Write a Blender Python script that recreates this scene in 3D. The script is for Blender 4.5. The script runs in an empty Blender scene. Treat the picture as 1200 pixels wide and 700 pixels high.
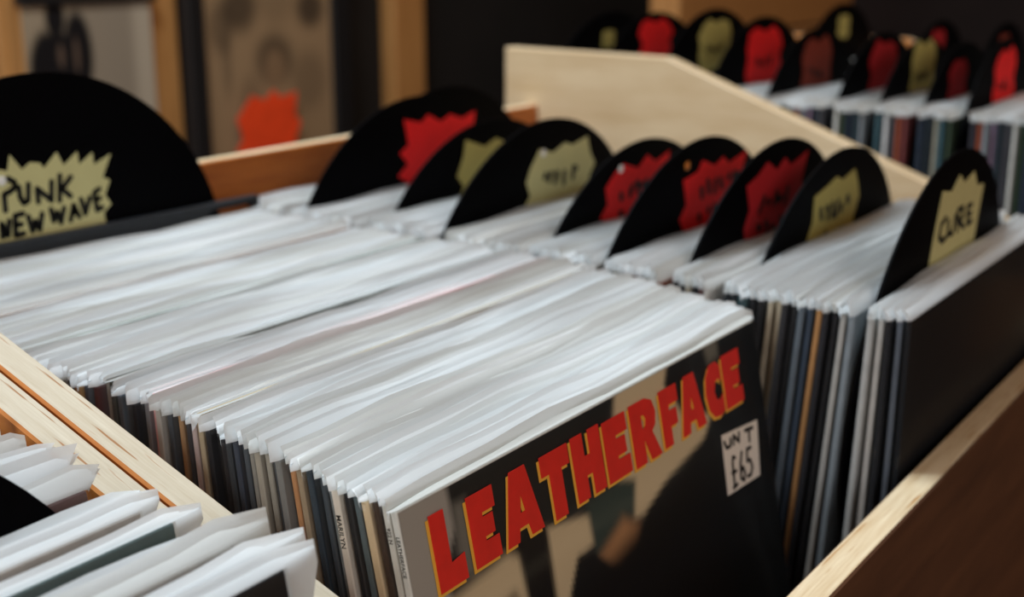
import bpy, bmesh, math, random
from mathutils import Vector, Matrix
random.seed(7)
H = 1.15                       # camera height above the shop floor; all other heights are given relative to it
S = bpy.context.scene
COL = S.collection

# ------------------------------------------------------------------ camera
yaw, pitch = 0.6146971943, 0.2702648190
fw = Vector((math.cos(yaw)*math.cos(pitch), math.sin(yaw)*math.cos(pitch), -math.sin(pitch)))
rt = fw.cross(Vector((0, 0, 1))).normalized(); up = rt.cross(fw)
cd = bpy.data.cameras.new('camera'); cam = bpy.data.objects.new('camera', cd); COL.objects.link(cam)
M = Matrix((rt, up, -fw)).transposed().to_4x4(); M.translation = (0, 0, H); cam.matrix_world = M
cd.sensor_width = 36; cd.lens = 36*1480/1200; cd.clip_start = .01
cd.dof.use_dof = True; cd.dof.focus_distance = .525; cd.dof.aperture_fstop = 6.8
S.camera = cam
# ------------------------------------------------------------------ world, lamps, exposure
w = bpy.data.worlds.new('world'); S.world = w; w.use_nodes = True
w.node_tree.nodes['Background'].inputs[0].default_value = (1, .58, .30, 1)
w.node_tree.nodes['Background'].inputs[1].default_value = .24
def area(name, loc, target, size, power, color, sy=None):
    l = bpy.data.lights.new(name, 'AREA'); l.energy = power; l.color = color; l.size = size
    if sy: l.shape = 'RECTANGLE'; l.size_y = sy
    o = bpy.data.objects.new(name, l); COL.objects.link(o); o.location = (loc[0], loc[1], loc[2]+H)
    d = Vector(target)-Vector(loc); o.rotation_euler = d.to_track_quat('-Z', 'Y').to_euler(); return o
area('ceiling_lamp', (.50, .90, 1.55), (.6, .35, -.2), .6, 50, (.76, .90, 1.0))
area('spine_fill_light', (-2.7, .7, 1.0), (.7, .4, -.2), 1.6, 52, (.92, .97, 1.0))  # unseen soft fill added on the left for the spines; no window stands there
area('cover_fill_light', (-1.3, -2.6, 1.0), (.7, .4, -.2), 1.6, 30, (.97, .97, 1.0))  # unseen fill added behind the camera to lift the covers, not a door
area('wall_lamp', (1.7, 1.0, 1.5), (1.9, 1.95, -.3), .5, 6, (1, .74, .45))
S.view_settings.view_transform = 'Standard'; S.view_settings.look = 'None'
S.view_settings.gamma = 1; S.view_settings.use_curve_mapping = False; S.view_settings.exposure = -0.1

# ------------------------------------------------------------------ materials
def newmat(name):
    m = bpy.data.materials.new(name); m.use_nodes = True; nt = m.node_tree
    return m, nt, nt.nodes, nt.links, nt.nodes['Principled BSDF']
def rgb(r, g, b):               # sRGB 0-255 to linear
    f = lambda c: (c/255/12.92 if c <= 10 else ((c/255+.055)/1.055)**2.4)
    return (f(r), f(g), f(b), 1)
def plain(name, col, rough=.6, noise=0., scale=60, spec=.4):
    m, nt, N, L, P = newmat(name)
    P.inputs['Roughness'].default_value = rough; P.inputs['Specular IOR Level'].default_value = spec
    if noise:
        t = N.new('ShaderNodeTexCoord'); n = N.new('ShaderNodeTexNoise'); n.inputs['Scale'].default_value = scale
        n.inputs['Detail'].default_value = 6
        r = N.new('ShaderNodeValToRGB'); c = Vector(col[:3])
        r.color_ramp.elements[0].position = .3; r.color_ramp.elements[1].position = .7
        r.color_ramp.elements[0].color = (*(c*(1-noise)), 1); r.color_ramp.elements[1].color = (*(c*(1+noise)), 1)
        L.new(t.outputs['Object'], n.inputs['Vector']); L.new(n.outputs['Fac'], r.inputs[0]); L.new(r.outputs[0], P.inputs['Base Color'])
    else: P.inputs['Base Color'].default_value = col
    return m
def wood(name, c1, c2, stretch, rough=.55, scale=14, line=None, lscale=220, lpos=.62):
    """grain: noise squeezed across the grain; `stretch` is the mapping scale, small along the grain axis."""
    m, nt, N, L, P = newmat(name); P.inputs['Roughness'].default_value = rough
    t = N.new('ShaderNodeTexCoord'); mp = N.new('ShaderNodeMapping'); mp.inputs['Scale'].default_value = stretch
    n = N.new('ShaderNodeTexNoise'); n.inputs['Scale'].default_value = scale; n.inputs['Detail'].default_value = 8; n.inputs['Roughness'].default_value = .65
    r = N.new('ShaderNodeValToRGB'); r.color_ramp.elements[0].position = .3; r.color_ramp.elements[1].position = .72
    r.color_ramp.elements[0].color = c1; r.color_ramp.elements[1].color = c2
    L.new(t.outputs['Object'], mp.inputs['Vector']); L.new(mp.outputs[0], n.inputs['Vector']); L.new(n.outputs['Fac'], r.inputs[0])
    out = r.outputs[0]
    if line:
        n2 = N.new('ShaderNodeTexNoise'); n2.inputs['Scale'].default_value = lscale/10; n2.inputs['Detail'].default_value = 3
        L.new(mp.outputs[0], n2.inputs['Vector'])
        r2 = N.new('ShaderNodeValToRGB'); r2.color_ramp.elements[0].position = lpos; r2.color_ramp.elements[1].position = lpos+.06
        r2.color_ramp.elements[0].color = (0, 0, 0, 1); r2.color_ramp.elements[1].color = (1, 1, 1, 1)
        L.new(n2.outputs['Fac'], r2.inputs[0])
        mx = N.new('ShaderNodeMix'); mx.data_type = 'RGBA'; L.new(r2.outputs[0], mx.inputs['Factor']); L.new(out, mx.inputs['A']); mx.inputs['B'].default_value = line
        out = mx.outputs['Result']
    L.new(out, P.inputs['Base Color'])
    b = N.new('ShaderNodeBump'); b.inputs['Strength'].default_value = .15; b.inputs['Distance'].default_value = .001
    L.new(n.outputs['Fac'], b.inputs['Height']); L.new(b.outputs[0], P.inputs['Normal'])
    return m
W_FACE_Y = wood('plywood_face_side', rgb(168, 96, 36), rgb(198, 128, 58), (8, 1, 8))
W_FACE_X = wood('plywood_face_front', rgb(164, 86, 28), rgb(200, 118, 46), (1, 8, 8))
W_EDGE_Y = wood('plywood_edge_side', rgb(178, 162, 136), rgb(200, 188, 166), (26, 1.2, 3), .5, 16, rgb(150, 100, 48), 150, .64)
W_EDGE_X = wood('plywood_edge_front', rgb(200, 172, 132), rgb(232, 214, 182), (1.2, 30, 3), .5, 16, rgb(176, 128, 74), 150, .62)
W_PALE = wood('pale_pine', rgb(190, 160, 120), rgb(212, 188, 152), (5, .8, 5), .5, 10, rgb(186, 142, 92), 120, .74)
W_TAN = wood('tan_wood', rgb(168, 116, 62), rgb(190, 138, 80), (6, 6, .8), .6, 6)
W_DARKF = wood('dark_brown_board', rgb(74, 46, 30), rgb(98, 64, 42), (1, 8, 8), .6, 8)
M_WALL = plain('dark_wall', rgb(19, 15, 13), .9, .45, 4)
M_WALL2 = plain('dark_red_wall', rgb(30, 20, 19), .9, .35, 3)
M_FLOOR = wood('floor_boards', rgb(52, 36, 26), rgb(84, 58, 40), (1, 8, 1), .5, 4)
M_BLACK = plain('black_plastic', rgb(34, 38, 43), .5, .2, 300)
M_FRAME = plain('black_frame', rgb(22, 22, 24), .5)
M_RED = plain('poster_red_ink', rgb(224, 44, 36), .45, .08, 90)
M_YEL = plain('yellow_ink', rgb(240, 184, 70), .5)
M_INK = plain('black_marker', rgb(14, 14, 12), .6)
M_CARD_Y = plain('pale_yellow_card', rgb(208, 204, 146), .7, .04, 40)
M_CARD_Y2 = plain('straw_card', rgb(198, 184, 104), .7, .05, 40)
M_CARD_R = plain('fluorescent_red_card', rgb(252, 28, 30), .7, .05, 40)
M_CARD_R2 = plain('crimson_card', rgb(190, 28, 36), .7, .05, 40)
M_CARD_O = plain('fluorescent_orange_card', rgb(238, 70, 22), .7, .10, 25)
M_CARD_B = plain('rust_card', rgb(140, 52, 32), .7, .05, 40)
M_STICK = plain('white_price_sticker', rgb(236, 230, 220), .6)
M_PINW = plain('white_pin', rgb(240, 240, 235), .35)
M_PINO = plain('amber_pin', rgb(214, 130, 56), .35)

def vinyl():
    m, nt, N, L, P = newmat('black_vinyl'); P.inputs['Base Color'].default_value = rgb(3, 3, 5); P.inputs['Roughness'].default_value = .6
    P.inputs['Specular IOR Level'].default_value = .04
    t = N.new('ShaderNodeTexCoord'); v = N.new('ShaderNodeVectorMath'); v.operation = 'LENGTH'
    mu = N.new('ShaderNodeMath'); mu.operation = 'MULTIPLY'; mu.inputs[1].default_value = 4200
    s = N.new('ShaderNodeMath'); s.operation = 'SINE'; b = N.new('ShaderNodeBump'); b.inputs['Strength'].default_value = .12; b.inputs['Distance'].default_value = .0002
    L.new(t.outputs['Object'], v.inputs[0]); L.new(v.outputs['Value'], mu.inputs[0]); L.new(mu.outputs[0], s.inputs[0]); L.new(s.outputs[0], b.inputs['Height']); L.new(b.outputs[0], P.inputs['Normal'])
    return m
M_VINYL = vinyl()
def paper_by_object():          # jackets: one card material, the print colour comes from each object's own colour
    m, nt, N, L, P = newmat('printed_card'); P.inputs['Roughness'].default_value = .6; P.inputs['Specular IOR Level'].default_value = .15
    oi = N.new('ShaderNodeObjectInfo'); t = N.new('ShaderNodeTexCoord'); n = N.new('ShaderNodeTexNoise'); n.inputs['Scale'].default_value = 90; n.inputs['Detail'].default_value = 6
    L.new(t.outputs['Object'], n.inputs['Vector'])
    r = N.new('ShaderNodeValToRGB'); r.color_ramp.elements[0].color = (.72, .72, .72, 1); r.color_ramp.elements[1].color = (1.2, 1.2, 1.2, 1)
    L.new(n.outputs['Fac'], r.inputs[0]); mx = N.new('ShaderNodeMix'); mx.data_type = 'RGBA'; mx.blend_type = 'MULTIPLY'; mx.inputs['Factor'].default_value = 1
    L.new(oi.outputs['Color'], mx.inputs['A']); L.new(r.outputs[0], mx.inputs['B']); L.new(mx.outputs['Result'], P.inputs['Base Color'])
    return m
M_CARD = paper_by_object()
def vcol_mat(name, rough=.45):
    m, nt, N, L, P = newmat(name); a = N.new('ShaderNodeAttribute'); a.attribute_name = 'print'; P.inputs['Roughness'].default_value = rough; P.inputs['Specular IOR Level'].default_value = .2
    L.new(a.outputs['Color'], P.inputs['Base Color']); return m
M_COVER = vcol_mat('cover_print'); M_POSTER = vcol_mat('poster_print', .6)
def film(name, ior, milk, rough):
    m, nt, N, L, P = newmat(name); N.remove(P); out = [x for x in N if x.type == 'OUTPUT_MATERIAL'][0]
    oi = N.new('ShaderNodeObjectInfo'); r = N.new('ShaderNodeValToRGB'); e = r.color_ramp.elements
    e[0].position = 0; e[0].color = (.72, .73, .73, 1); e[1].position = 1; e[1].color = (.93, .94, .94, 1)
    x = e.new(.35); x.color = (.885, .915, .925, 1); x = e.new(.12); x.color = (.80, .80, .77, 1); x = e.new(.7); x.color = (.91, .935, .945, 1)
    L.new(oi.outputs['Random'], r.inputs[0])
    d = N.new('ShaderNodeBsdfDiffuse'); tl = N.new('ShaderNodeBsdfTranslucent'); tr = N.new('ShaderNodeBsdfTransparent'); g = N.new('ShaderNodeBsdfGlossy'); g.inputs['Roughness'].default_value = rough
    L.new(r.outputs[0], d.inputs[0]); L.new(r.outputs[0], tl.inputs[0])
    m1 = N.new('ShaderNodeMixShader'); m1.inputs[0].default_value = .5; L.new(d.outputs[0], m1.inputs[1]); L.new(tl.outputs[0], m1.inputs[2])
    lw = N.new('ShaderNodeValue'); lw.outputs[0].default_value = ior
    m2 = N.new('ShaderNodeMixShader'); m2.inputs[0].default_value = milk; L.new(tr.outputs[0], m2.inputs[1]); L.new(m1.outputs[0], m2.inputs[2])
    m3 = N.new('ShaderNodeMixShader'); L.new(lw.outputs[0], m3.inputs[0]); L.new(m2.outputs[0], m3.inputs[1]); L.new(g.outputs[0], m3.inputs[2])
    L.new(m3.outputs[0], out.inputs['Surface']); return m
M_CLEAR = film('clear_film', .016, .012, .12)
M_MILK = film('painted_haze_flap_film', .03, .92, .4)  # same clear plastic; its layered, lit haze is painted in as milky white

# ------------------------------------------------------------------ helpers
def tag(o, label=None, cat=None, group=None, kind=None):
    if label: o['label'] = label
    if cat: o['category'] = cat
    if group: o['group'] = group
    if kind: o['kind'] = kind
    return o
def empty(name, loc, rot=(0, 0, 0)):
    o = bpy.data.objects.new(name, None); COL.objects.link(o); o.location = loc; o.rotation_euler = rot; o.empty_display_size = .02; return o
def link(name, me, parent=None, loc=(0, 0, 0), rot=(0, 0, 0), color=None):
    o = bpy.data.objects.new(name, me); COL.objects.link(o); o.location = loc; o.rotation_euler = rot
    if parent: o.parent = parent
    if color: o.color = (*color[:3], 1)
    return o
def mesh(name, verts, faces, mats, idx=None, smooth=False):
    me = bpy.data.meshes.new(name); me.from_pydata(verts, [], faces)
    for m in (mats if isinstance(mats, (list, tuple)) else [mats]): me.materials.append(m)
    if idx: me.polygons.foreach_set('material_index', idx)
    if smooth: me.polygons.foreach_set('use_smooth', [True]*len(me.polygons))
    me.update(); return me
def bm_mesh(name, bm, mats):
    bmesh.ops.recalc_face_normals(bm, faces=bm.faces)
    me = bpy.data.meshes.new(name); bm.to_mesh(me); bm.free()
    for m in (mats if isinstance(mats, (list, tuple)) else [mats]): me.materials.append(m)
    return me
def box_mesh(name, x0, x1, y0, y1, z0, z1, mats, bev=0, top=None):
    bm = bmesh.new(); bmesh.ops.create_cube(bm, size=1)
    for v in bm.verts: v.co = Vector(((x0+x1)/2+v.co.x*(x1-x0), (y0+y1)/2+v.co.y*(y1-y0), (z0+z1)/2+v.co.z*(z1-z0)))
    if top is not None:
        for f in bm.faces:
            if f.normal.z > .5 or all(v.co.z > z1-1e-6 for v in f.verts): f.material_index = top
    if bev: bmesh.ops.bevel(bm, geom=list(bm.edges), offset=bev, segments=1, affect='EDGES', material=0)
    return bm_mesh(name, bm, mats)
def extrude_poly(name, pts, depth, mats, plane='XZ', bev=0, topidx=None):
    """pts: outline; plane XZ -> thickness along +Y; plane YZ -> thickness along +X."""
    bm = bmesh.new()
    co = (lambda a, b, d: (a, d, b)) if plane == 'XZ' else (lambda a, b, d: (d, a, b))
    A = [bm.verts.new(co(a, b, 0)) for a, b in pts]; B = [bm.verts.new(co(a, b, depth)) for a, b in pts]
    bm.faces.new(A); bm.faces.new(B[::-1]); n = len(pts)
    for i in range(n):
        f = bm.faces.new((A[i], B[i], B[(i+1) % n], A[(i+1) % n]))
        if topidx and i in topidx: f.material_index = 1
    bmesh.ops.recalc_face_normals(bm, faces=bm.faces)
    if bev: bmesh.ops.bevel(bm, geom=list(bm.edges), offset=bev, segments=1, affect='EDGES', material=0)
    bmesh.ops.triangulate(bm, faces=[f for f in bm.faces if len(f.verts) > 4])
    return bm_mesh(name, bm, mats)
def strokes_mesh(name, strokes, wdt, thick, mat, wfun=None):
    """marker strokes (lists of x,z in metres) as raised ribbons with round joints, facing -Y."""
    V, F = [], []
    def poly(pts):
        b = len(V); n = len(pts)
        for x, z in pts: V.append((x, -thick, z))
        for x, z in pts: V.append((x, 0, z))
        F.append(tuple(range(b, b+n)))
        for i in range(n): j = (i+1) % n; F.append((b+i, b+n+i, b+n+j, b+j))
    for s in strokes:
        for (x, z) in s: poly([(x+wdt/2*math.cos(a*math.pi/4), z+wdt/2*math.sin(a*math.pi/4)) for a in range(8)])
        for (x0, z0), (x1, z1) in zip(s, s[1:]):
            l = math.hypot(x1-x0, z1-z0) or 1e-9; nx, nz = -(z1-z0)/l*wdt/2, (x1-x0)/l*wdt/2
            poly([(x0-nx, z0-nz), (x1-nx, z1-nz), (x1+nx, z1+nz), (x0+nx, z0+nz)])
    return mesh(name, V, F, mat)
def burst_pts(w, h, n, seed, spike=.16):
    r = random.Random(seed); P = []
    for i in range(2*n):
        a = 2*math.pi*i/(2*n)+r.uniform(-.06, .06); c, s = math.cos(a), math.sin(a)
        k = 1/max(abs(c), abs(s))**.95
        q = (1+r.uniform(-.06, .06)) if i % 2 else (1-spike+r.uniform(-.05, .05))
        P.append((c*k*q*w/2, s*k*q*h/2))
    return P
mm = lambda L: [[(a/1000, b/1000) for a, b in s] for s in L]
ORD = ['front', 'second', 'third', 'fourth', 'fifth', 'sixth', 'seventh', 'eighth', 'ninth', 'tenth', 'eleventh', 'twelfth', 'thirteenth', 'fourteenth', 'fifteenth', 'sixteenth', 'seventeenth', 'eighteenth', 'nineteenth', 'twentieth']

# ------------------------------------------------------------------ the room
link('floor', box_mesh('floor', -3, 4.4, -2.5, 2.2, -.05, 0, M_FLOOR)); bpy.data.objects['floor']['kind'] = 'structure'
tag(link('wall_back', box_mesh('wall_back', -3, 4.4, 1.985, 2.2, 0, 2.8, M_WALL)), kind='structure')
tag(link('wall_right', box_mesh('wall_right', 4.2, 4.4, -2.5, 1.985, 0, 2.8, M_WALL2)), kind='structure')
tag(link('trim_1', box_mesh('trim_1', 2.278, 2.388, 1.94, 1.985, 0, 2.8, W_TAN, .003)), kind='structure')
tag(link('trim_2', box_mesh('trim_2', 1.270, 1.655, 1.955, 1.985, 0, 2.8, W_TAN, .003)), kind='structure')

# ------------------------------------------------------------------ bins
FL = -.5145                     # top of the bin floor (relative to camera)
AB = [(.165, -.2878), (.650, -.1243), (.772, -.1243)]
def side_panel(parent, name, prof, x0, x1, zb, mats):
    pts = [(prof[0][0], zb)]+prof+[(prof[-1][0], zb)]
    me = extrude_poly(name, [(y, z+H) for y, z in pts], x1-x0, mats, 'YZ', .0012, topidx=list(range(1, len(prof))))
    return link(name, me, parent, (x0, 0, 0))
def make_bin(name, label, x0, x1, prof0, prof1, front, back, fl, facemat, t=.0175, t1=.0175):
    root = empty(name, (0, 0, 0)); tag(root, label, 'record bin', 'record bins')
    zb = fl-.045
    side_panel(root, 'side_panel', prof0, x0, x0+t, zb, [W_FACE_Y, W_EDGE_Y])
    side_panel(root, 'side_panel', prof1, x1-t1, x1, zb, [facemat, W_EDGE_Y if facemat is W_FACE_Y else W_PALE])
    xi0, xi1 = x0+t+.0003, x1-t1-.0003
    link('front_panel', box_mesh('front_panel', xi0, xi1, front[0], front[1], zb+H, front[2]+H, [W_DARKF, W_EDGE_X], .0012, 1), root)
    link('back_panel', box_mesh('back_panel', xi0, xi1, back[0], back[1], zb+H, back[2]+H, [W_FACE_X, W_EDGE_X], .0012, 1), root)
    link('floor_panel', box_mesh('floor_panel', xi0, xi1, front[1]+.0003, back[0]-.0003, fl-.015+H, fl+H, W_FACE_X), root)
    lm = box_mesh('leg', -.025, .025, -.025, .025, 0, zb+H-.0005, W_FACE_X, .002)
    for lx in (x0+.03, x1-.03):
        for ly in (front[0]+.03, back[1]-.03): link('leg', lm, root, (lx, ly, 0))
    return root
make_bin('record_bin', 'open plywood record bin holding the middle rows behind the sunlit front rail', .3023, 1.1375, AB,
         [(.20, -.252), (.605, -.1035), (.80, -.1015)], (.182, .2, -.288), (.757, .772, -.160), FL, W_PALE)
FLA = -.5135
make_bin('record_bin', 'plywood record bin in the lower left corner beside the double divider boards', -.075, .3010, AB, AB, (.165, .183, -.288), (.757, .772, -.160), FLA, W_FACE_Y)
FLD = -.4655
make_bin('record_bin', 'raised record bin at the upper right behind the pale sloping board', 1.1385, 1.86, [(.12, -.29), (.605, -.125), (.803, -.125)],
         [(.12, -.29), (.605, -.125), (.803, -.125)], (.10, .118, -.29), (.803, .818, -.20), FLD, W_FACE_Y)

# ------------------------------------------------------------------ records
JH = .3145; JW = .315
def jacket_mesh(t):
    bm = bmesh.new(); bmesh.ops.create_cube(bm, size=1)
    for v in bm.verts: v.co = Vector(((v.co.x+.5)*JW, v.co.y*t, (v.co.z+.5)*JH))
    bmesh.ops.bevel(bm, geom=list(bm.edges), offset=.0005, segments=1, affect='EDGES')
    return bm_mesh('jacket', bm, M_CARD)
JACK = {t: jacket_mesh(t/10000) for t in (26, 30, 34, 38, 42)}
def sleeve_mesh(t, fl, ml, mr, seed, flare=None, amp=.0003, bend=.0036):
    r = random.Random(seed); n = 16
    ph = [r.uniform(0, 6.28) for _ in range(6)]; dip = r.uniform(-.002, .002); tl = r.uniform(-.0012, .0012)
    rows = [.004, .16, .27, JH-.004, JH+.0006, JH+fl*.35, JH+fl*.7, JH+fl]
    if flare and flare[0] > JH+fl-.002: flare = None
    if flare and min(abs(flare[0]-q) for q in rows) > .0008: rows = sorted(rows+[flare[0]])
    top0 = rows.index(JH+.0006)
    mk = rows.index(flare[0]) if flare and flare[0] in rows else 99
    V, F, I = [], [], []
    for side in (-1, 1):
        flx = fl if side > 0 else fl-r.uniform(.001, .0045)
        for k, z in enumerate(rows):
            for i in range(n+1):
                x = -ml if i == 0 else JW+mr if i == n else -.0004+(JW+.0008)*(i-1)/(n-2)
                u = (x+ml)/(JW+ml+mr); edge = 0 if i in (0, n) else 1
                if flare and i == n and z > flare[0]: x += flare[1]*min(1, (z-flare[0])/.012)
                if z <= JH+.001: y = side*(t/2+.0003)*edge; zz = z
                else:
                    f = (z-JH)/fl; wv = amp*(math.sin(u*4+ph[0])+.6*math.sin(u*10+ph[1]))*f+bend*f**1.4*(1-.07*math.sin(u*3+ph[4]))
                    y = (side*(t/2+.0003)*(1-.55*f)+wv)*edge; zz = JH+(z-JH)/fl*flx
                    if k == len(rows)-1: zz += .0011*math.sin(u*9+ph[2])+.0006*math.sin(u*23+ph[3])+tl*(u-.5)*2+dip*(1-edge)-.0015*(1-edge)
                V.append((x, y, zz))
        b = 0 if side < 0 else (n+1)*len(rows)
        for k in range(len(rows)-1):
            for i in range(n):
                a = b+k*(n+1)+i
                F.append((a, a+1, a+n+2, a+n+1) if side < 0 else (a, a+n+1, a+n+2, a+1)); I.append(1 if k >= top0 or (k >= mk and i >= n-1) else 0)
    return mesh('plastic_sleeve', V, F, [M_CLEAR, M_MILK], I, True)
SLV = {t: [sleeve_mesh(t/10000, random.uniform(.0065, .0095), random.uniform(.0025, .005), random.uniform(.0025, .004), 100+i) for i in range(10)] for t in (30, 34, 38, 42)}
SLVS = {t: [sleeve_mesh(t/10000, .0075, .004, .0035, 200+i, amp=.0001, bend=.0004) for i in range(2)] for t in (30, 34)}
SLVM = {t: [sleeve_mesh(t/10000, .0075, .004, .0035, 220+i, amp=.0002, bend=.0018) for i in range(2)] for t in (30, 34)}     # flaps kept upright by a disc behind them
PAL = [(.02, .022, .026), (.03, .035, .04), (.05, .06, .075), (.04, .03, .03), (.55, .53, .48), (.62, .6, .56), (.42, .38, .3), (.3, .1, .06), (.1, .12, .14), (.5, .3, .12), (.06, .12, .14), (.2, .2, .2), (.015, .016, .02), (.35, .33, .3), (.12, .05, .05)]
def record(x, ytop, lean, fl, color, label, group, t=None, slv=None, jh=0., cat='record'):
    """lean in degrees, + = top leans away from the customer; ytop = position of the jacket's top edge"""
    th = math.radians(lean); t = t or random.choice((30, 30, 34, 34))
    yb = ytop-JH*math.sin(th)
    root = empty('vinyl_record', (x, yb, fl+H+.0008+t/20000*abs(math.sin(th))+jh), (-th, 0, 0)); tag(root, label, cat, group)
    link('jacket', JACK[t], root, color=color)
    if slv is not False: link('plastic_sleeve', slv or random.choice(SLV[t]), root)
    return root
shift = lambda y: max(0, min(.012, .08*(y-.30)))

# -- middle row (B), front to back
CB = {0: (.60, .60, .56), 1: (.58, .57, .52), 2: (.05, .03, .02), 3: (.62, .48, .30), 4: (.09, .12, .13), 5: (.012, .012, .014), 6: (.68, .62, .53), 7: (.18, .21, .22), 8: (.05, .065, .08), 9: (.04, .055, .07),
      10: (.34, .26, .17), 11: (.5, .24, .1), 12: (.2, .2, .19), 13: (.05, .06, .07), 14: (.34, .32, .27), 15: (.36, .33, .27), 16: (.26, .25, .22), 17: (.06, .075, .09), 18: (.05, .06, .08), 19: (.03, .035, .04), 20: (.012, .012, .015), 21: (.02, .02, .022), 22: (.6, .48, .36), 23: (.5, .4, .38), 24: (.03, .03, .035), 25: (.4, .24, .12), 26: (.06, .07, .08), 27: (.4, .38, .34), 28: (.02, .02, .022), 29: (.2, .21, .22)}
NB = {1: 'white-spined', 2: 'dark brown-spined', 3: 'tan-spined', 4: 'dark teal-spined', 5: 'black-spined', 7: 'grey-spined', 8: 'slate-spined', 9: 'dark slate-spined', 10: 'tan-grey-spined', 11: 'orange-spined', 12: 'grey-spined', 13: 'dark-spined', 14: 'beige-spined'}
SHORT = {22: ((.42, .34, .22), 'tan-topped'), 28: ((.70, .36, .36), 'pink-topped'), 33: ((.05, .055, .045), 'dark olive-topped'), 34: ((.34, .35, .33), 'grey-topped'), 46: ((.28, .32, .28), 'grey-green-topped'), 58: ((.42, .28, .22), 'brownish pink-topped')}
LEATHER = MARI = SEC = None
y = .2895
i = 0
while y < .707:
    lean = 11.5-8.5*min(1, max(0, i-3)/24) if i < 30 else 3.0-1.0*(y-.44)/.28
    col = CB.get(i) or random.choice(PAL)
    if i == 0: lab = 'record with red LEATHERFACE lettering and a white price sticker on its cover'
    elif i == 6: lab = 'record with the word MARILYN on its white spine'
    elif i < 15: lab = f'{NB[i]} record, {ORD[i]} from the front of the LEATHERFACE row'
    else: lab = 'sleeved record packed tightly in the middle of the LEATHERFACE row' if y < .5 else 'sleeved record packed in the LEATHERFACE row near the PUNK NEW WAVE divider'
    if i in SHORT: col = SHORT[i][0]; lab = f'{SHORT[i][1]} record standing slightly proud of the white sleeves in the LEATHERFACE row'
    x = .333+shift(y)+(0 if i == 0 else (random.uniform(-.001, .001) if i < 12 else random.uniform(-.003, .002))-(.003 if i == 6 else 0))
    if i == 0:
        r = record(x-.001, y, lean, FL, col, lab, 'records in the LEATHERFACE row', 34, sleeve_mesh(.0036, .006, .0035, .004, 5, amp=.0003, bend=.002)); LEATHER = r
    else:
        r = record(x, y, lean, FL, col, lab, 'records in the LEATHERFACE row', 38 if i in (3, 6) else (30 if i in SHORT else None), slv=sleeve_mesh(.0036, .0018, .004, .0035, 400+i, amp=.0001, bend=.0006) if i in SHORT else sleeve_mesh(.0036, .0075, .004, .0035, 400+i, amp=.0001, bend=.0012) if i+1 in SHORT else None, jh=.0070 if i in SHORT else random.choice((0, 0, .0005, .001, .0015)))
        if i == 6: MARI = r
        if i == 1: SEC = r
    y += (.0085 if i == 8 else .005) if i < 20 else random.choice((.005, .0051, .0053, .0056))+(.0010 if i in (26, 37) or i in SHORT or i+1 in SHORT or i+2 in SHORT else 0); i += 1

# -- right row (C) with the small dividers
DC = [  # x centre, y, z centre, card, label
 ('cure', .8246, .2316, -.2769), ('7', .861, .322, -.2882), ('6', .8296, .3562, -.2808), ('5', .815, .409, -.2822), ('4', .8334, .4679, -.2908), ('3', .8185, .5459, -.2798), ('2', .8409, .6167, -.2878), ('1', .822, .680, -.271), ('0', .888, .7000, -.270)]
leanC = lambda y: -4.2*min(1, max(0, (y-.206)/.04)) if y < .5 else -(4.2-2.0*(y-.5)/.2)
CC = [(.005, .007, .010), (.10, .12, .15), (.012, .013, .016), (.5, .5, .48), (.42, .43, .42), (.22, .26, .29), (.4, .4, .38), (.012, .012, .014), (.02, .02, .024), (.5, .26, .1), (.04, .06, .09), (.12, .15, .18), (.02, .02, .022), (.03, .03, .034), (.5, .42, .3), (.46, .4, .3), (.02, .02, .022), (.015, .015, .018), (.05, .09, .1), (.04, .08, .09)]
NC = ['black', 'blue-grey', 'black', 'white', 'pale grey', 'grey-blue', 'light grey', 'black', 'charcoal', 'orange-brown', 'navy', 'steel grey', 'black', 'charcoal', 'cream', 'beige', 'black', 'black', 'dark teal', 'teal']
SEG = ['in front of the CURE divider', 'between the CURE divider and the straw-yellow divider behind it', 'behind the straw-yellow divider next to CURE', 'between the crimson divider and the red divider behind it', 'between the two red dividers of the right row', 'between a red divider and the square yellow divider behind it', 'between the two yellow dividers of the right row', 'between the rear yellow divider and the last red one', 'behind the last red divider of the right row', 'at the very back of the right row']
SLOT = [(d[2]-.035*math.sin(math.radians(leanC(d[2]))), d) for d in DC]     # where each disc passes between the jacket tops
y = .2065; i = 0
while y < .735:
    near = [q for q, d in SLOT if -.0046 < y-q < .0042]
    upright = any(-.0096 < y-q < 0 for q, d in SLOT); half = any(-.0148 < y-q < 0 for q, d in SLOT); tj = random.choice((30, 34))
    if near: y = near[0]+.0043; continue
    seg = sum(1 for q, d in SLOT if q < y)
    col = CC[i] if i < len(CC) else random.choice(PAL)
    lab = f'{NC[i]}-spined record, {ORD[i]} from the front of the row with the CURE divider' if i < 20 else f'sleeved record {SEG[seg]}'
    record(.669+shift(y)+random.uniform(-.002, .004), y, leanC(y), FL, col, lab, 'records in the CURE row', tj, random.choice(SLVS[tj]) if upright else random.choice(SLVM[tj]) if half else None, jh=random.choice((0, 0, .0005, .001)))
    y += random.choice((.0048, .005, .0052)); i += 1

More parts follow.
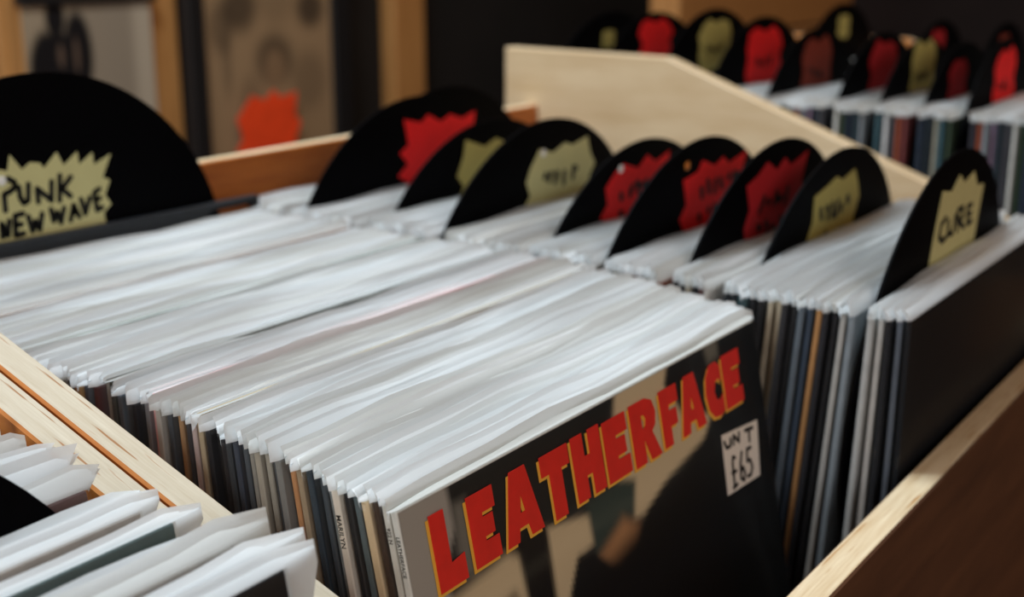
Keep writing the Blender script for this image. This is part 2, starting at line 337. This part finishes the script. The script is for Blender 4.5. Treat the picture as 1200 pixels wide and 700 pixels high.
# -- corner row (A): loose, leaning, flaps spilling over the divider boards
YA = [.2890, .3010, .3160, .3270, .3470, .3640, .3740, .3960, .4090, .4220, .4350, .4520, .4670, .4810, .4950, .507, .518, .530, .541, .553, .565, .576]
NA = [('black', (.012, .013, .015)), ('dark blue-grey', (.03, .045, .06)), ('white', (.6, .6, .58)), ('grey', (.26, .27, .27)), ('grey-green', (.13, .19, .19)), ('white', (.6, .58, .55)), ('white', (.55, .55, .55)), ('mauve-edged', (.22, .15, .15)), ('white', (.6, .6, .58)), ('cream', (.6, .5, .36)), ('brown-edged', (.2, .13, .11)), ('white', (.6, .6, .6)), ('grey', (.3, .32, .3)), ('white', (.6, .6, .6)), ('white', (.6, .58, .55))]+[('pale', (.5, .5, .48))]*7
for i, y in enumerate(YA):
    lean = 11.0-4.5*i/len(YA)
    jt = FLA+JH*math.cos(math.radians(lean))      # jacket top height
    railz = -.1985+.337*(y-.43)
    fl_len = [.006, .004, .009, .0035, .003, .007, .0035, .008, .013, .012, .014, .018, .019, .022, .024][min(i, 14)]
    flr = None
    if y < .53: flr = (max(.272, JH+(railz+.006-jt)/math.cos(math.radians(lean))), [.014, .020, .017, .014, .012, .008, .006, .009][min(i, 7)])
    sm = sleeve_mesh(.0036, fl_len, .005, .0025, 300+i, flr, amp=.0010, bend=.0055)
    record(-.040+random.uniform(-.002, .001), y, lean, FLA, NA[i][1], f'{NA[i][0]} record, {ORD[i]} from the front of the lower left row' if i < 15 else 'pale record near the back of the lower left row beside the divider boards', 'records in the lower left corner', slv=sm)

# -- far row (D)
DD = [('d9', 1.316, .3315, -.237, 'R'), ('d8', 1.316, .3725, -.243, 'R2'), ('d7', 1.316, .414, -.240, 'Y'), ('d6', 1.316, .4555, -.236, 'R2'), ('d5', 1.316, .528, -.234, 'B'), ('d4', 1.316, .590, -.224, 'R'), ('d3', 1.316, .650, -.217, 'Y'), ('d2', 1.316, .7255, -.223, 'R'), ('d1', 1.316, .785, -.224, 'Y2')]
SEGD = ['in front of the nearest red divider of the far bin', 'between the first two red dividers of the far bin', 'behind the half-hidden dark red divider of the far bin', 'between the nearest yellow and the crimson divider of the far bin', 'between the crimson and the rust divider of the far bin', 'between the rust and the bright red divider of the far bin', 'between the bright red and the yellow divider of the far bin', 'behind the rear yellow divider of the far bin', 'between the last two dividers of the far bin', 'behind the last divider of the far bin']
PALD = [(.02, .03, .04), (.03, .05, .06), (.25, .06, .03), (.5, .5, .47), (.04, .09, .11), (.2, .14, .2), (.02, .03, .05), (.03, .03, .04), (.05, .05, .06), (.3, .28, .22), (.2, .22, .24), (.16, .04, .04), (.03, .05, .03), (.55, .55, .55)]
y = .16; i = 0
while y < .798:
    near = [d for d in DD if -.0088 < y-d[2] < .005]
    if near: y = near[0][2]+.0052; continue
    seg = sum(1 for d in DD if d[2] < y)
    record(1.165+random.uniform(-.001, .005), y, 0, FLD, PALD[(i*5+i//3) % len(PALD)] if y < .5 else random.choice(PALD), f'sleeved record {SEGD[seg]}', 'records in the far bin', jh=random.choice((0, 0, .001, .002)))
    y += random.choice((.0058, .006, .0064, .007)); i += 1
# -- the row beyond it, hidden but for a few sleeve tops and divider discs
V, F = [], []
y = .2
while y < .798:
    x0 = 1.515+random.uniform(0, .004); b = len(V); t = .0034
    z0, z1 = FLD+H+.001, FLD+H+.001+JH+random.uniform(.004, .01)
    for xx in (x0, x0+.318):
        for yy in (y, y+t): V += [(xx, yy, z0), (xx, yy, z1)]
    F += [(b, b+1, b+5, b+4), (b+2, b+6, b+7, b+3), (b, b+2, b+3, b+1), (b+4, b+5, b+7, b+6), (b+1, b+3, b+7, b+5), (b, b+4, b+6, b+2)]
    y += .0062
    if any(abs(y+t/2-q) < .006 for q in (.42, .50, .63)): y += .009
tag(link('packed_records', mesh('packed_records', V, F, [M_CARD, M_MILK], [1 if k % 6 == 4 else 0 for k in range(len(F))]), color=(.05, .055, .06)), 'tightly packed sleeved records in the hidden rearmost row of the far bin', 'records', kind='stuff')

# ------------------------------------------------------------------ LEATHERFACE cover
def smooth(a, b, x):
    t = max(0, min(1, (x-a)/(b-a))); return t*t*(3-2*t)
def inpoly(p, P):
    x, y_ = p; c = False; n = len(P)
    for k in range(n):
        (x0, y0), (x1, y1) = P[k], P[(k+1) % n]
        if (y0 > y_) != (y1 > y_) and x < (x1-x0)*(y_-y0)/(y1-y0)+x0: c = not c
    return c
def pdist(p, P):
    best = 1e9; x, y_ = p
    for k in range(len(P)):
        (x0, y0), (x1, y1) = P[k], P[(k+1) % len(P)]; dx, dy = x1-x0, y1-y0
        t = max(0, min(1, ((x-x0)*dx+(y_-y0)*dy)/(dx*dx+dy*dy+1e-12))); best = min(best, math.hypot(x-x0-t*dx, y_-y0-t*dy))
    return best
def mask(p, P, soft):
    d = pdist(p, P); s = d if inpoly(p, P) else -d
    return smooth(-soft, soft, s)
def grid_print(name, w, h, nx, nz, fn, mat):
    """upright print facing -Y, origin top left, colours from fn(u right, v down) in the same units as w, h"""
    V = []; C = []; F = []
    for j in range(nz+1):
        for k in range(nx+1):
            u, v = w*k/nx, h*j/nz; V.append((u, 0, -v)); C += [*fn(u, v)[:3], 1]
    for j in range(nz):
        for k in range(nx):
            a = j*(nx+1)+k; F.append((a, a+nx+1, a+nx+2, a+1))
    me = mesh(name, V, F, mat); at = me.color_attributes.new('print', 'FLOAT_COLOR', 'POINT'); at.data.foreach_set('color', C); return me
def mixc(a, b, t): return tuple(a[k]*(1-t)+b[k]*t for k in range(3))
GREY, DARK, GREEN, CREAM, BLK, SKIN = rgb(160, 158, 152), rgb(22, 28, 31), rgb(50, 66, 63), rgb(206, 190, 156), rgb(12, 14, 18), rgb(176, 132, 92)
SH = [  # polygon (mm), colour, softness
 ([(-5, -5), (30, -5), (31, 16), (20, 32), (22, 60), (10, 120), (-5, 120)], GREY, 2),
 ([(29, -3), (160, -3), (150, 6), (148, 22), (120, 36), (88, 44), (62, 46), (44, 45), (31, 28)], DARK, 2.5),
 ([(31, 8), (39, 8), (39, 40), (29, 38)], rgb(112, 112, 106), 3),
 ([(20, 44), (60, 40), (68, 44), (70, 95), (20, 95)], CREAM, 4),
 ([(34, 66), (48, 60), (60, 58), (66, 70), (70, 320), (0, 320), (10, 110)], BLK, 5),
 ([(67, 36), (90, 42), (92, 58), (92, 90), (74, 92), (70, 70)], BLK, 2.5),
 ([(90, 40), (124, 46), (124, 60), (108, 62), (98, 78), (94, 110), (88, 90)], CREAM, 2.5),
 ([(122, 40), (168, 40), (172, 56), (158, 62), (140, 62), (124, 68)], GREEN, 4),
 ([(150, 22), (160, -3), (212, -3), (206, 8), (222, 30), (252, 34), (240, 46), (198, 54), (172, 64), (160, 62), (166, 44), (148, 38)], CREAM, 3),
 ([(126, 68), (150, 58), (164, 66), (160, 78), (140, 80)], SKIN, 5),
 ([(206, 8), (214, -4), (330, -4), (330, 330), (60, 330), (90, 100), (100, 74), (110, 61), (122, 64), (134, 76), (146, 80), (160, 76), (172, 62), (192, 55), (236, 48), (252, 38), (238, 30), (222, 22)], rgb(9, 15, 20), 2.5),
 ([(250, -4), (268, -4), (266, 8), (254, 10)], rgb(110, 110, 100), 4),
 ([(100, 80), (170, 66), (250, 60), (330, 70), (330, 330), (60, 330)], rgb(6, 9, 13), 8)]
def cover(u, v):
    p = (u*1000, v*1000); c = rgb(40, 44, 46)[:3]
    for P, q, s in SH: c = mixc(c, q[:3], mask(p, P, s))
    return c
pf = link('cover_print', grid_print('cover_print', .3135, .313, 150, 130, cover, M_COVER), LEATHER, (.0008, -.00195, JH-.0008))
LT = {
 'L': [(0, 0), (.52, 0), (.52, .70), (1, .66), (1, 1), (0, 1)],
 'E': [(0, 0), (1, 0), (1, .30), (.5, .30), (.5, .36), (.88, .36), (.88, .64), (.5, .64), (.5, .70), (1, .70), (1, 1), (0, 1)],
 'T': [(0, 0), (1, 0), (1, .30), (.70, .30), (.70, 1), (.27, 1), (.27, .30), (0, .30)],
 'H': [(0, 0), (.40, 0), (.40, .36), (.60, .36), (.60, 0), (1, 0), (1, 1), (.60, 1), (.60, .66), (.40, .66), (.40, 1), (0, 1)],
 'F': [(0, 0), (1, 0), (1, .30), (.46, .30), (.46, .40), (.86, .40), (.86, .68), (.46, .68), (.46, 1), (0, 1)],
 # letters with counters: outline walked round the hole through a hairline slit
 'A': [(.30, 0), (.72, 0), (1, 1), (.66, 1), (.61, .82), (.44, .82), (.44, .62), (.57, .62), (.51, .36), (.44, .62), (.4401, .8199), (.36, .82), (.31, 1), (0, 1)],
 'R': [(0, 0), (.62, 0), (.86, .08), (.95, .28), (.88, .48), (.74, .56), (1, 1), (.60, 1), (.42, .62), (.42, .46), (.52, .42), (.56, .32), (.50, .24), (.40, .24), (.40, .46), (.4199, .4601), (.4199, .62), (.41, .64), (.41, 1), (0, 1)],
 'C': [(.96, .10), (.96, .40), (.78, .32), (.58, .36), (.48, .52), (.58, .68), (.80, .70), (.98, .62), (.98, .94), (.72, 1), (.36, .97), (.10, .80), (0, .50), (.10, .20), (.36, .02), (.72, 0)]}
TXT = [('L', 15, 34), ('E', 38.5, 57.5), ('A', 60.5, 89), ('T', 91, 114.5), ('H', 116, 141.5), ('E', 143, 165.5), ('R', 168, 195), ('F', 197.5, 217), ('A', 216.5, 244), ('C', 246, 267), ('E', 267.5, 290)]
for k, (ch, a, b) in enumerate(TXT):
    t0, t1 = 7.6+2.4*k/10+(.8 if k % 2 else 0), 38.8+1.2*k/10+(0 if k % 3 else .8)
    a, b = a+.5, b-.8
    P = [((a+px*(b-a))/1000, -(t0+pz*(t1-t0))/1000) for px, pz in LT[ch]]
    lt = link('letter', extrude_poly('letter', P, .0003, M_RED), LEATHER, (0, -.0029, JH))
    link('letter_shadow', extrude_poly('letter_shadow', [(x-.0016, z-.0014) for x, z in P], .0002, M_YEL), lt, (0, .0004, 0))
# price sticker: top line clipped, price below
st = link('price_sticker', extrude_poly('price_sticker', [(.2572, -.0512), (.3012, -.0556), (.2955, -.0868), (.2550, -.0848)], .0002, M_STICK), LEATHER, (0, -.0027, JH))
tag(st, 'white price sticker with handwritten black £65')
q = lambda L: [[((257.2+a*.95-b*.08)/1000, -(51.6+b*.93+a*.07)/1000) for a, b in s] for s in L]
link('lettering', strokes_mesh('lettering', q([[(2, 4), (4, 8), (9, 8), (10, 4)], [(13, 8), (14, 3), (20, 8), (21, 3)], [(29, 3.5), (39, 4)], [(34, 4), (33.5, 11)],
     [(13, 16), (10.5, 15), (9.5, 19), (9.5, 32)], [(8, 24), (13, 24)], [(8, 33), (13, 32)], [(22, 15), (19, 22), (18.5, 30), (22, 32), (24, 28), (22, 24), (19, 26)], [(34, 15), (29, 15), (28, 22), (32, 22), (34, 27), (31, 31), (27, 31)]]), .0021, .0002, M_INK), st, (0, -.0001, 0))
def spine_text(parent, txt, size, v, yoff=0, bold=.02):
    cu = bpy.data.curves.new('spine_text', 'FONT'); cu.body = txt; cu.size = size; cu.offset = size*bold; cu.align_y = 'CENTER'; cu.resolution_u = 2
    o = bpy.data.objects.new('tmp_text', cu); COL.objects.link(o); bpy.context.view_layer.update()
    me = bpy.data.meshes.new_from_object(o.evaluated_get(bpy.context.evaluated_depsgraph_get())); bpy.data.objects.remove(o); bpy.data.curves.remove(cu)
    me.materials.clear(); me.materials.append(M_INK); me.name = 'spine_lettering'
    R = Matrix(((0, 0, -1), (0, -1, 0), (-1, 0, 0))).to_4x4(); me.transform(R)
    link('spine_lettering', me, parent, (-.00012, yoff, JH-v))
spine_text(MARI, 'MARILYN', .0034, .010)
spine_text(LEATHER, 'LEATHERFACE', .0026, .010)
spine_text(SEC, '922 N', .0026, .009)

# ------------------------------------------------------------------ divider discs
def disc_mesh(R=.1525, t=.0016, n=96):
    V, F = [], []
    prof = [(.0036, -t/2), (.05, -t/2), (.052, -t/2-.0002), (R-.004, -t/2-.0002), (R, -t/2), (R, t/2), (R-.004, t/2+.0002), (.052, t/2+.0002), (.05, t/2), (.0036, t/2)]
    for k in range(n):
        a = 2*math.pi*k/n
        for r_, y_ in prof: V.append((r_*math.cos(a), y_, r_*math.sin(a)))
    m = len(prof)
    for k in range(n):
        for j in range(m):
            F.append((k*m+j, k*m+(j+1) % m, ((k+1) % n)*m+(j+1) % m, ((k+1) % n)*m+j))
    bm = bmesh.new(); me = mesh('disc', V, F, M_VINYL); bm.from_mesh(me); bpy.data.meshes.remove(me)
    me = bm_mesh('disc', bm, M_VINYL); me.polygons.foreach_set('use_smooth', [True]*len(me.polygons)); me.set_sharp_from_angle(angle=.6); return me
DISC = disc_mesh()
def pin_mesh(mat):
    bm = bmesh.new(); bmesh.ops.create_uvsphere(bm, u_segments=10, v_segments=6, radius=.0032)
    for v in bm.verts: v.co.y *= .4
    return bm_mesh('pin', bm, mat)
PINW, PINO = pin_mesh(M_PINW), pin_mesh(M_PINO)
def disc(label, x, y, z, lean, card, outline, strokes=None, sw=.004, pin=None, group='vinyl dividers', zfit=-.15):
    """outline / strokes: metres, relative to the disc centre; the disc leans about the height zfit"""
    th = math.radians(lean); dz = z-zfit
    root = empty('record_divider', (x, y+dz*math.sin(th), zfit+dz*math.cos(th)+H), (-th, 0, 0)); tag(root, label, 'divider', group)
    link('disc', DISC, root)
    if outline:
        c = link('label_card', extrude_poly('label_card', outline, .0004, card), root, (0, -.0016, 0))
        if strokes: link('lettering', strokes_mesh('lettering', strokes, sw, .0003, M_INK), c, (0, -.0001, 0))
    if pin: link('pin', pin[0], root, (pin[1], -.0024, pin[2]))
    return root
PUNK = [[(-29.8,64.6),(-29.6,75.0),(-25.3,76.2),(-21.3,78.5),(-21.4,81.8),(-25.8,84.6)],[(-18.7,78.1),(-18.4,71.3),(-16.2,67.1),(-12.9,68.5),(-11.6,78.9)],[(-5.5,66.3),(-5.6,75.1),(4.4,65.7),(5.8,78.2)],[(10.5,64.7),(12.3,81.2)],[(20.6,79.0),(13.0,72.2),(19.2,66.3)],[(-33.7,48.1),(-33.4,56.6),(-29.9,48.3),(-28.0,57.6)],[(-17.6,60.6),(-23.5,60.2),(-24.5,47.3),(-18.5,47.7)],[(-24.2,54.0),(-19.4,53.9)],[(-14.1,58.0),(-12.0,47.9),(-9.1,54.2),(-6.5,47.9),(-3.7,58.2)],[(3.2,60.0),(4.5,51.9),(7.7,57.2),(10.0,49.9),(13.3,59.3)],[(17.4,50.1),(20.8,60.0),(24.5,51.4)],[(18.8,54.4),(23.2,55.1)],[(27.0,63.0),(29.4,52.6),(34.0,62.9)],[(42.3,67.7),(37.9,65.8),(39.0,53.5),(43.3,54.8)],[(37.9,60.8),(42.2,61.4)]]
PB = [(-40.7,93.5),(-34.9,99.2),(-31.8,91.3),(-25.3,89.5),(-22.5,99.4),(-14.8,88.9),(-8.4,92.8),(-1.5,91.4),(1.4,87.6),(11.8,96.8),(16.4,87.4),(27.6,95.3),(28.3,86.3),(39.6,93.2),(39.9,84.7),(54.3,90.3),(46.1,75.2),(51.8,72.4),(46.6,62.9),(51.3,56.0),(44.7,51.0),(46.0,38),(17.5,36),(-8.6,36),(-35.4,36),(-48.7,40),(-44.6,53.9),(-48.1,58.3),(-42.6,65.8),(-47.5,71.3),(-41.6,77.8),(-45.9,84.1)]
CURE = [[(-18.2,111.1),(-26.8,108.2),(-27.9,100.5),(-19.3,95.8),(-11.4,97.5)],[(-11.8,108.2),(-7.8,98.6),(1.2,97.4),(3.4,109.2)],[(11.5,97.5),(7.2,112.1),(17.8,112.2),(21.2,105.2),(12.0,104.1),(26.6,97.2)],[(38.9,110.9),(29.1,110.7),(34.5,98.0),(44.3,98.5)],[(31.8,104.4),(39.8,104.5)]]
CBU = [(-31.7,130.6),(-12.2,127.4),(2.2,136.3),(15.0,129.2),(34.5,134.3),(47.2,122.6),(62.8,121.8),(60.5,103.3),(57.1,70),(-42,70),(-36.8,109.1)]
m1 = lambda P: [(a/1000, b/1000) for a, b in P]
pk = disc('large black vinyl divider with yellow card reading PUNK NEW WAVE in a black holder bar', .4905, .7229, -.2288, 0, M_CARD_Y, m1([(p, q+3) for p, q in PB]), mm([[(p, q+3) for p, q in k] for k in PUNK]), .0038, (PINW, -.0305, .087))
# its holder bar: a deep channel with a thinner arm ending in a small hook (heights relative to the disc centre)
link('holder_bar', extrude_poly('holder_bar', m1([(-165, 46), (183, 42.5), (183, 33.5), (176, 33.5), (176, 37), (135, 37.5), (128, 29), (-165, 29)]), .007, M_BLACK, bev=.0008), pk, (0, -.0085, .003))
def card(cx, cz, w, h, n, seed): return [(x+cx/1000, z+cz/1000) for x, z in burst_pts(w/1000, h/1000, n, seed)]
def scrib(cx, cz, rows, seed, w=60, hgt=11):
    """unreadable marker lines, as the out-of-focus cards show them"""
    r = random.Random(seed); out = []
    for k in range(rows):
        z = cz+(rows-1)*10-k*20; x = cx-w/2
        while x < cx+w/2-6:
            a = [(x+r.uniform(0, 6), z+r.uniform(-hgt/2, hgt/2)) for _ in range(3)]; out.append(sorted(a)); x += r.uniform(9, 13)
    return mm(out)
CD = {'cure': ('black vinyl divider with yellow card reading CURE', M_CARD_Y, m1(CBU), mm(CURE), .0038, None),
 '7': ('black vinyl divider with straw-yellow card standing just behind the CURE divider', M_CARD_Y2, card(-6, 96, 92, 78, 9, 11), scrib(-6, 100, 2, 1), .005, None),
 '6': ('black vinyl divider with crimson card, second behind the CURE divider', M_CARD_R2, card(-2, 98, 104, 80, 11, 12), scrib(0, 100, 2, 2), .005, None),
 '5': ('black vinyl divider with bright red card, third behind the CURE divider', M_CARD_R, card(24, 98, 104, 76, 11, 13), scrib(28, 104, 2, 3), .005, (PINO, -.028, .136)),
 '4': ('black vinyl divider with red card and white pin at its corner', M_CARD_R, card(-4, 100, 106, 78, 11, 14), scrib(-2, 106, 2, 4), .005, (PINW, -.036, .135)),
 '3': ('black vinyl divider with squarish yellow card and white pin at its corner', M_CARD_Y, card(23, 96, 104, 72, 10, 15), scrib(24, 104, 1, 5), .005, (PINW, -.007, .127)),
 '2': ('black vinyl divider with olive-yellow card half hidden by the disc before it', M_CARD_Y2, card(6, 100, 100, 76, 10, 16), None, 0, None),
 '1': ('rearmost black vinyl divider of the right row with bright red card', M_CARD_R, card(32, 98, 108, 72, 12, 17), None, 0, (PINO, -.118, .058))}
CD['0'] = ('plain black vinyl divider standing behind the rearmost red-carded one of the right row', None, None, None, 0, None)
for k, x, y, z in DC:
    L_, c_, o_, s_, w_, p_ = CD[k]; disc(L_, x, y, z, leanC(y), c_, o_, s_, w_, p_, zfit=-.165)
CDD = {'d9': ('rightmost red-carded vinyl divider of the far bin', M_CARD_R, -2, 112, 78, 62), 'd8': ('vinyl divider of the far bin with dark red card mostly hidden', M_CARD_R2, -16, 112, 60, 52), 'd7': ('vinyl divider with yellow card nearest the front of the far bin', M_CARD_Y2, 2, 118, 78, 66), 'd6': ('vinyl divider of the far bin with crimson card beside the yellow one', M_CARD_R2, 0, 112, 82, 66),
 'd5': ('vinyl divider of the far bin with rust-brown card', M_CARD_B, 0, 110, 84, 66), 'd4': ('vinyl divider of the far bin with bright red card above the pale board', M_CARD_R, 0, 108, 92, 66), 'd3': ('rear vinyl divider of the far bin with yellow card', M_CARD_Y2, 0, 112, 84, 60), 'd2': ('vinyl divider of the far bin with red card next to the last', M_CARD_R, 0, 118, 78, 56), 'd1': ('last vinyl divider of the far bin with small dark yellow card', M_CARD_Y2, -8, 121, 30, 22)}
for k, x, y, z, _ in DD:
    L_, c_, cx, cz, w_, h_ = CDD[k]
    disc(L_, x, y, z, 0, c_, card(cx, cz, w_, h_, 8, 20+int(k[1])), scrib(cx, cz-4, 1, 30+int(k[1]), 46, 10) if k in ('d3', 'd4', 'd5', 'd7', 'd9') else None, .005)
disc('far vinyl divider with dim olive card in the rearmost row', 1.655, .63, -.222, 0, M_CARD_Y2, card(0, 122, 40, 32, 8, 41), group='vinyl dividers', zfit=-.1)
disc('far vinyl divider with dull red card in the rearmost row', 1.655, .50, -.240, 0, M_CARD_R2, card(-14, 118, 60, 50, 8, 42), zfit=-.1)
disc('far vinyl divider with faded tan card in the rearmost row', 1.655, .42, -.240, 0, M_CARD_B, card(-8, 122, 44, 34, 8, 43), zfit=-.1)
disc('plain black vinyl divider cut off by the lower left edge of the picture', .129, .3860, -.290, 9.5, None, None, zfit=-.2)

# ------------------------------------------------------------------ things on and by the back wall
YP = 1.93
def blob(p, c, rx, ry, soft=.35):
    d = math.hypot((p[0]-c[0])/rx, (p[1]-c[1])/ry); return 1-smooth(1-soft, 1+soft, d)
def poster1(u, v):
    c = mixc(rgb(152, 136, 114), rgb(140, 128, 112), smooth(0, .2, u)); c = mixc(c, rgb(170, 158, 140), smooth(.215, .245, u))
    p = (u, v); k = 0
    for cc, rx, ry in (((.045, .13), .038, .075), ((.066, .035), .020, .035), ((.066, .11), .030, .06), ((.108, .10), .030, .075), ((.07, .20), .075, .08)): k = max(k, blob(p, cc, rx, ry, .18))
    c = mixc(c, rgb(22, 20, 22), k)
    c = mixc(c, rgb(110, 90, 76), .7*max(blob(p, (.072, .10), .006, .02), blob(p, (.104, .10), .005, .03)))
    return c
po = empty('poster', (1.300, YP, H-.080)); tag(po, 'pale poster of dark standing figures on the wall behind the PUNK NEW WAVE divider', 'poster')
link('print', grid_print('print', .272, .42, 70, 100, poster1, M_POSTER), po)
link('backing_board', box_mesh('backing_board', 0, .272, .0006, .012, -.42, 0, W_TAN), po)
link('hanger_bar', box_mesh('hanger_bar', -.004, .285, -.008, .012, -.012, .012, M_FRAME, .001), po)
def poster2(u, v):
    p = (u, v); c = mixc(rgb(164, 138, 104), rgb(150, 124, 94), smooth(0, .5, v)); D_ = rgb(34, 28, 26)
    for cc, rx, ry, a in (((.10, .36), .045, .05, .75), ((.20, .35), .05, .05, .25), ((.30, .37), .04, .04, .8), ((.05, .40), .03, .05, .5), ((.19, .47), .05, .05, .7), ((.29, .52), .05, .06, .35), ((.06, .47), .012, .07, .35), ((.12, .55), .03, .05, .3)): c = mixc(c, D_, a*blob(p, cc, rx, ry, .5))
    c = mixc(c, rgb(140, 112, 84), .8*blob(p, (.19, .485), .028, .035, .4)); return c
pf_ = empty('framed_picture', (1.650, YP, H+.25)); tag(pf_, 'framed sepia drawing of a figure on the wall behind the orange starburst', 'picture')
link('print', grid_print('print', .36, .80, 60, 120, poster2, M_POSTER), pf_, (.042, 0, 0))
for nm, a in (('frame_side', (0, .042, -.84, .04)), ('frame_side', (.402, .455, -.84, .04))): link(nm, box_mesh(nm, a[0], a[1], -.012, .012, a[2], a[3], M_FRAME, .002), pf_)
for nm, a in (('frame_rail', (.0425, .4015, .0005, .04)), ('frame_rail', (.0425, .4015, -.84, -.8005))): link(nm, box_mesh(nm, a[0], a[1], -.012, .012, a[2], a[3], M_FRAME, .002), pf_)
link('backing_board', box_mesh('backing_board', .0425, .4015, .0006, .012, -.8, 0, M_FRAME), pf_)
tag(link('starburst_sign', extrude_poly('starburst_sign', burst_pts(.18, .22, 11, 78, .16), .002, M_CARD_O), None, (1.842, YP-.018, H-.392)), 'orange-red starburst card in front of the framed drawing', 'sign')
# a tall wooden crate behind the far bin
cr = empty('wooden_crate', (0, 0, 0)); tag(cr, 'tan wooden crate standing in the dark behind the far bin', 'crate')
for k in range(9): link('slat', box_mesh('slat', 2.42, 3.42, 1.28, 1.30, .02+k*.135, .02+k*.135+.128, W_TAN, .003), cr)
for xx in (2.42, 3.37): link('corner_post', box_mesh('corner_post', xx, xx+.05, 1.3005, 1.35, 0, 1.24, W_TAN, .003), cr)
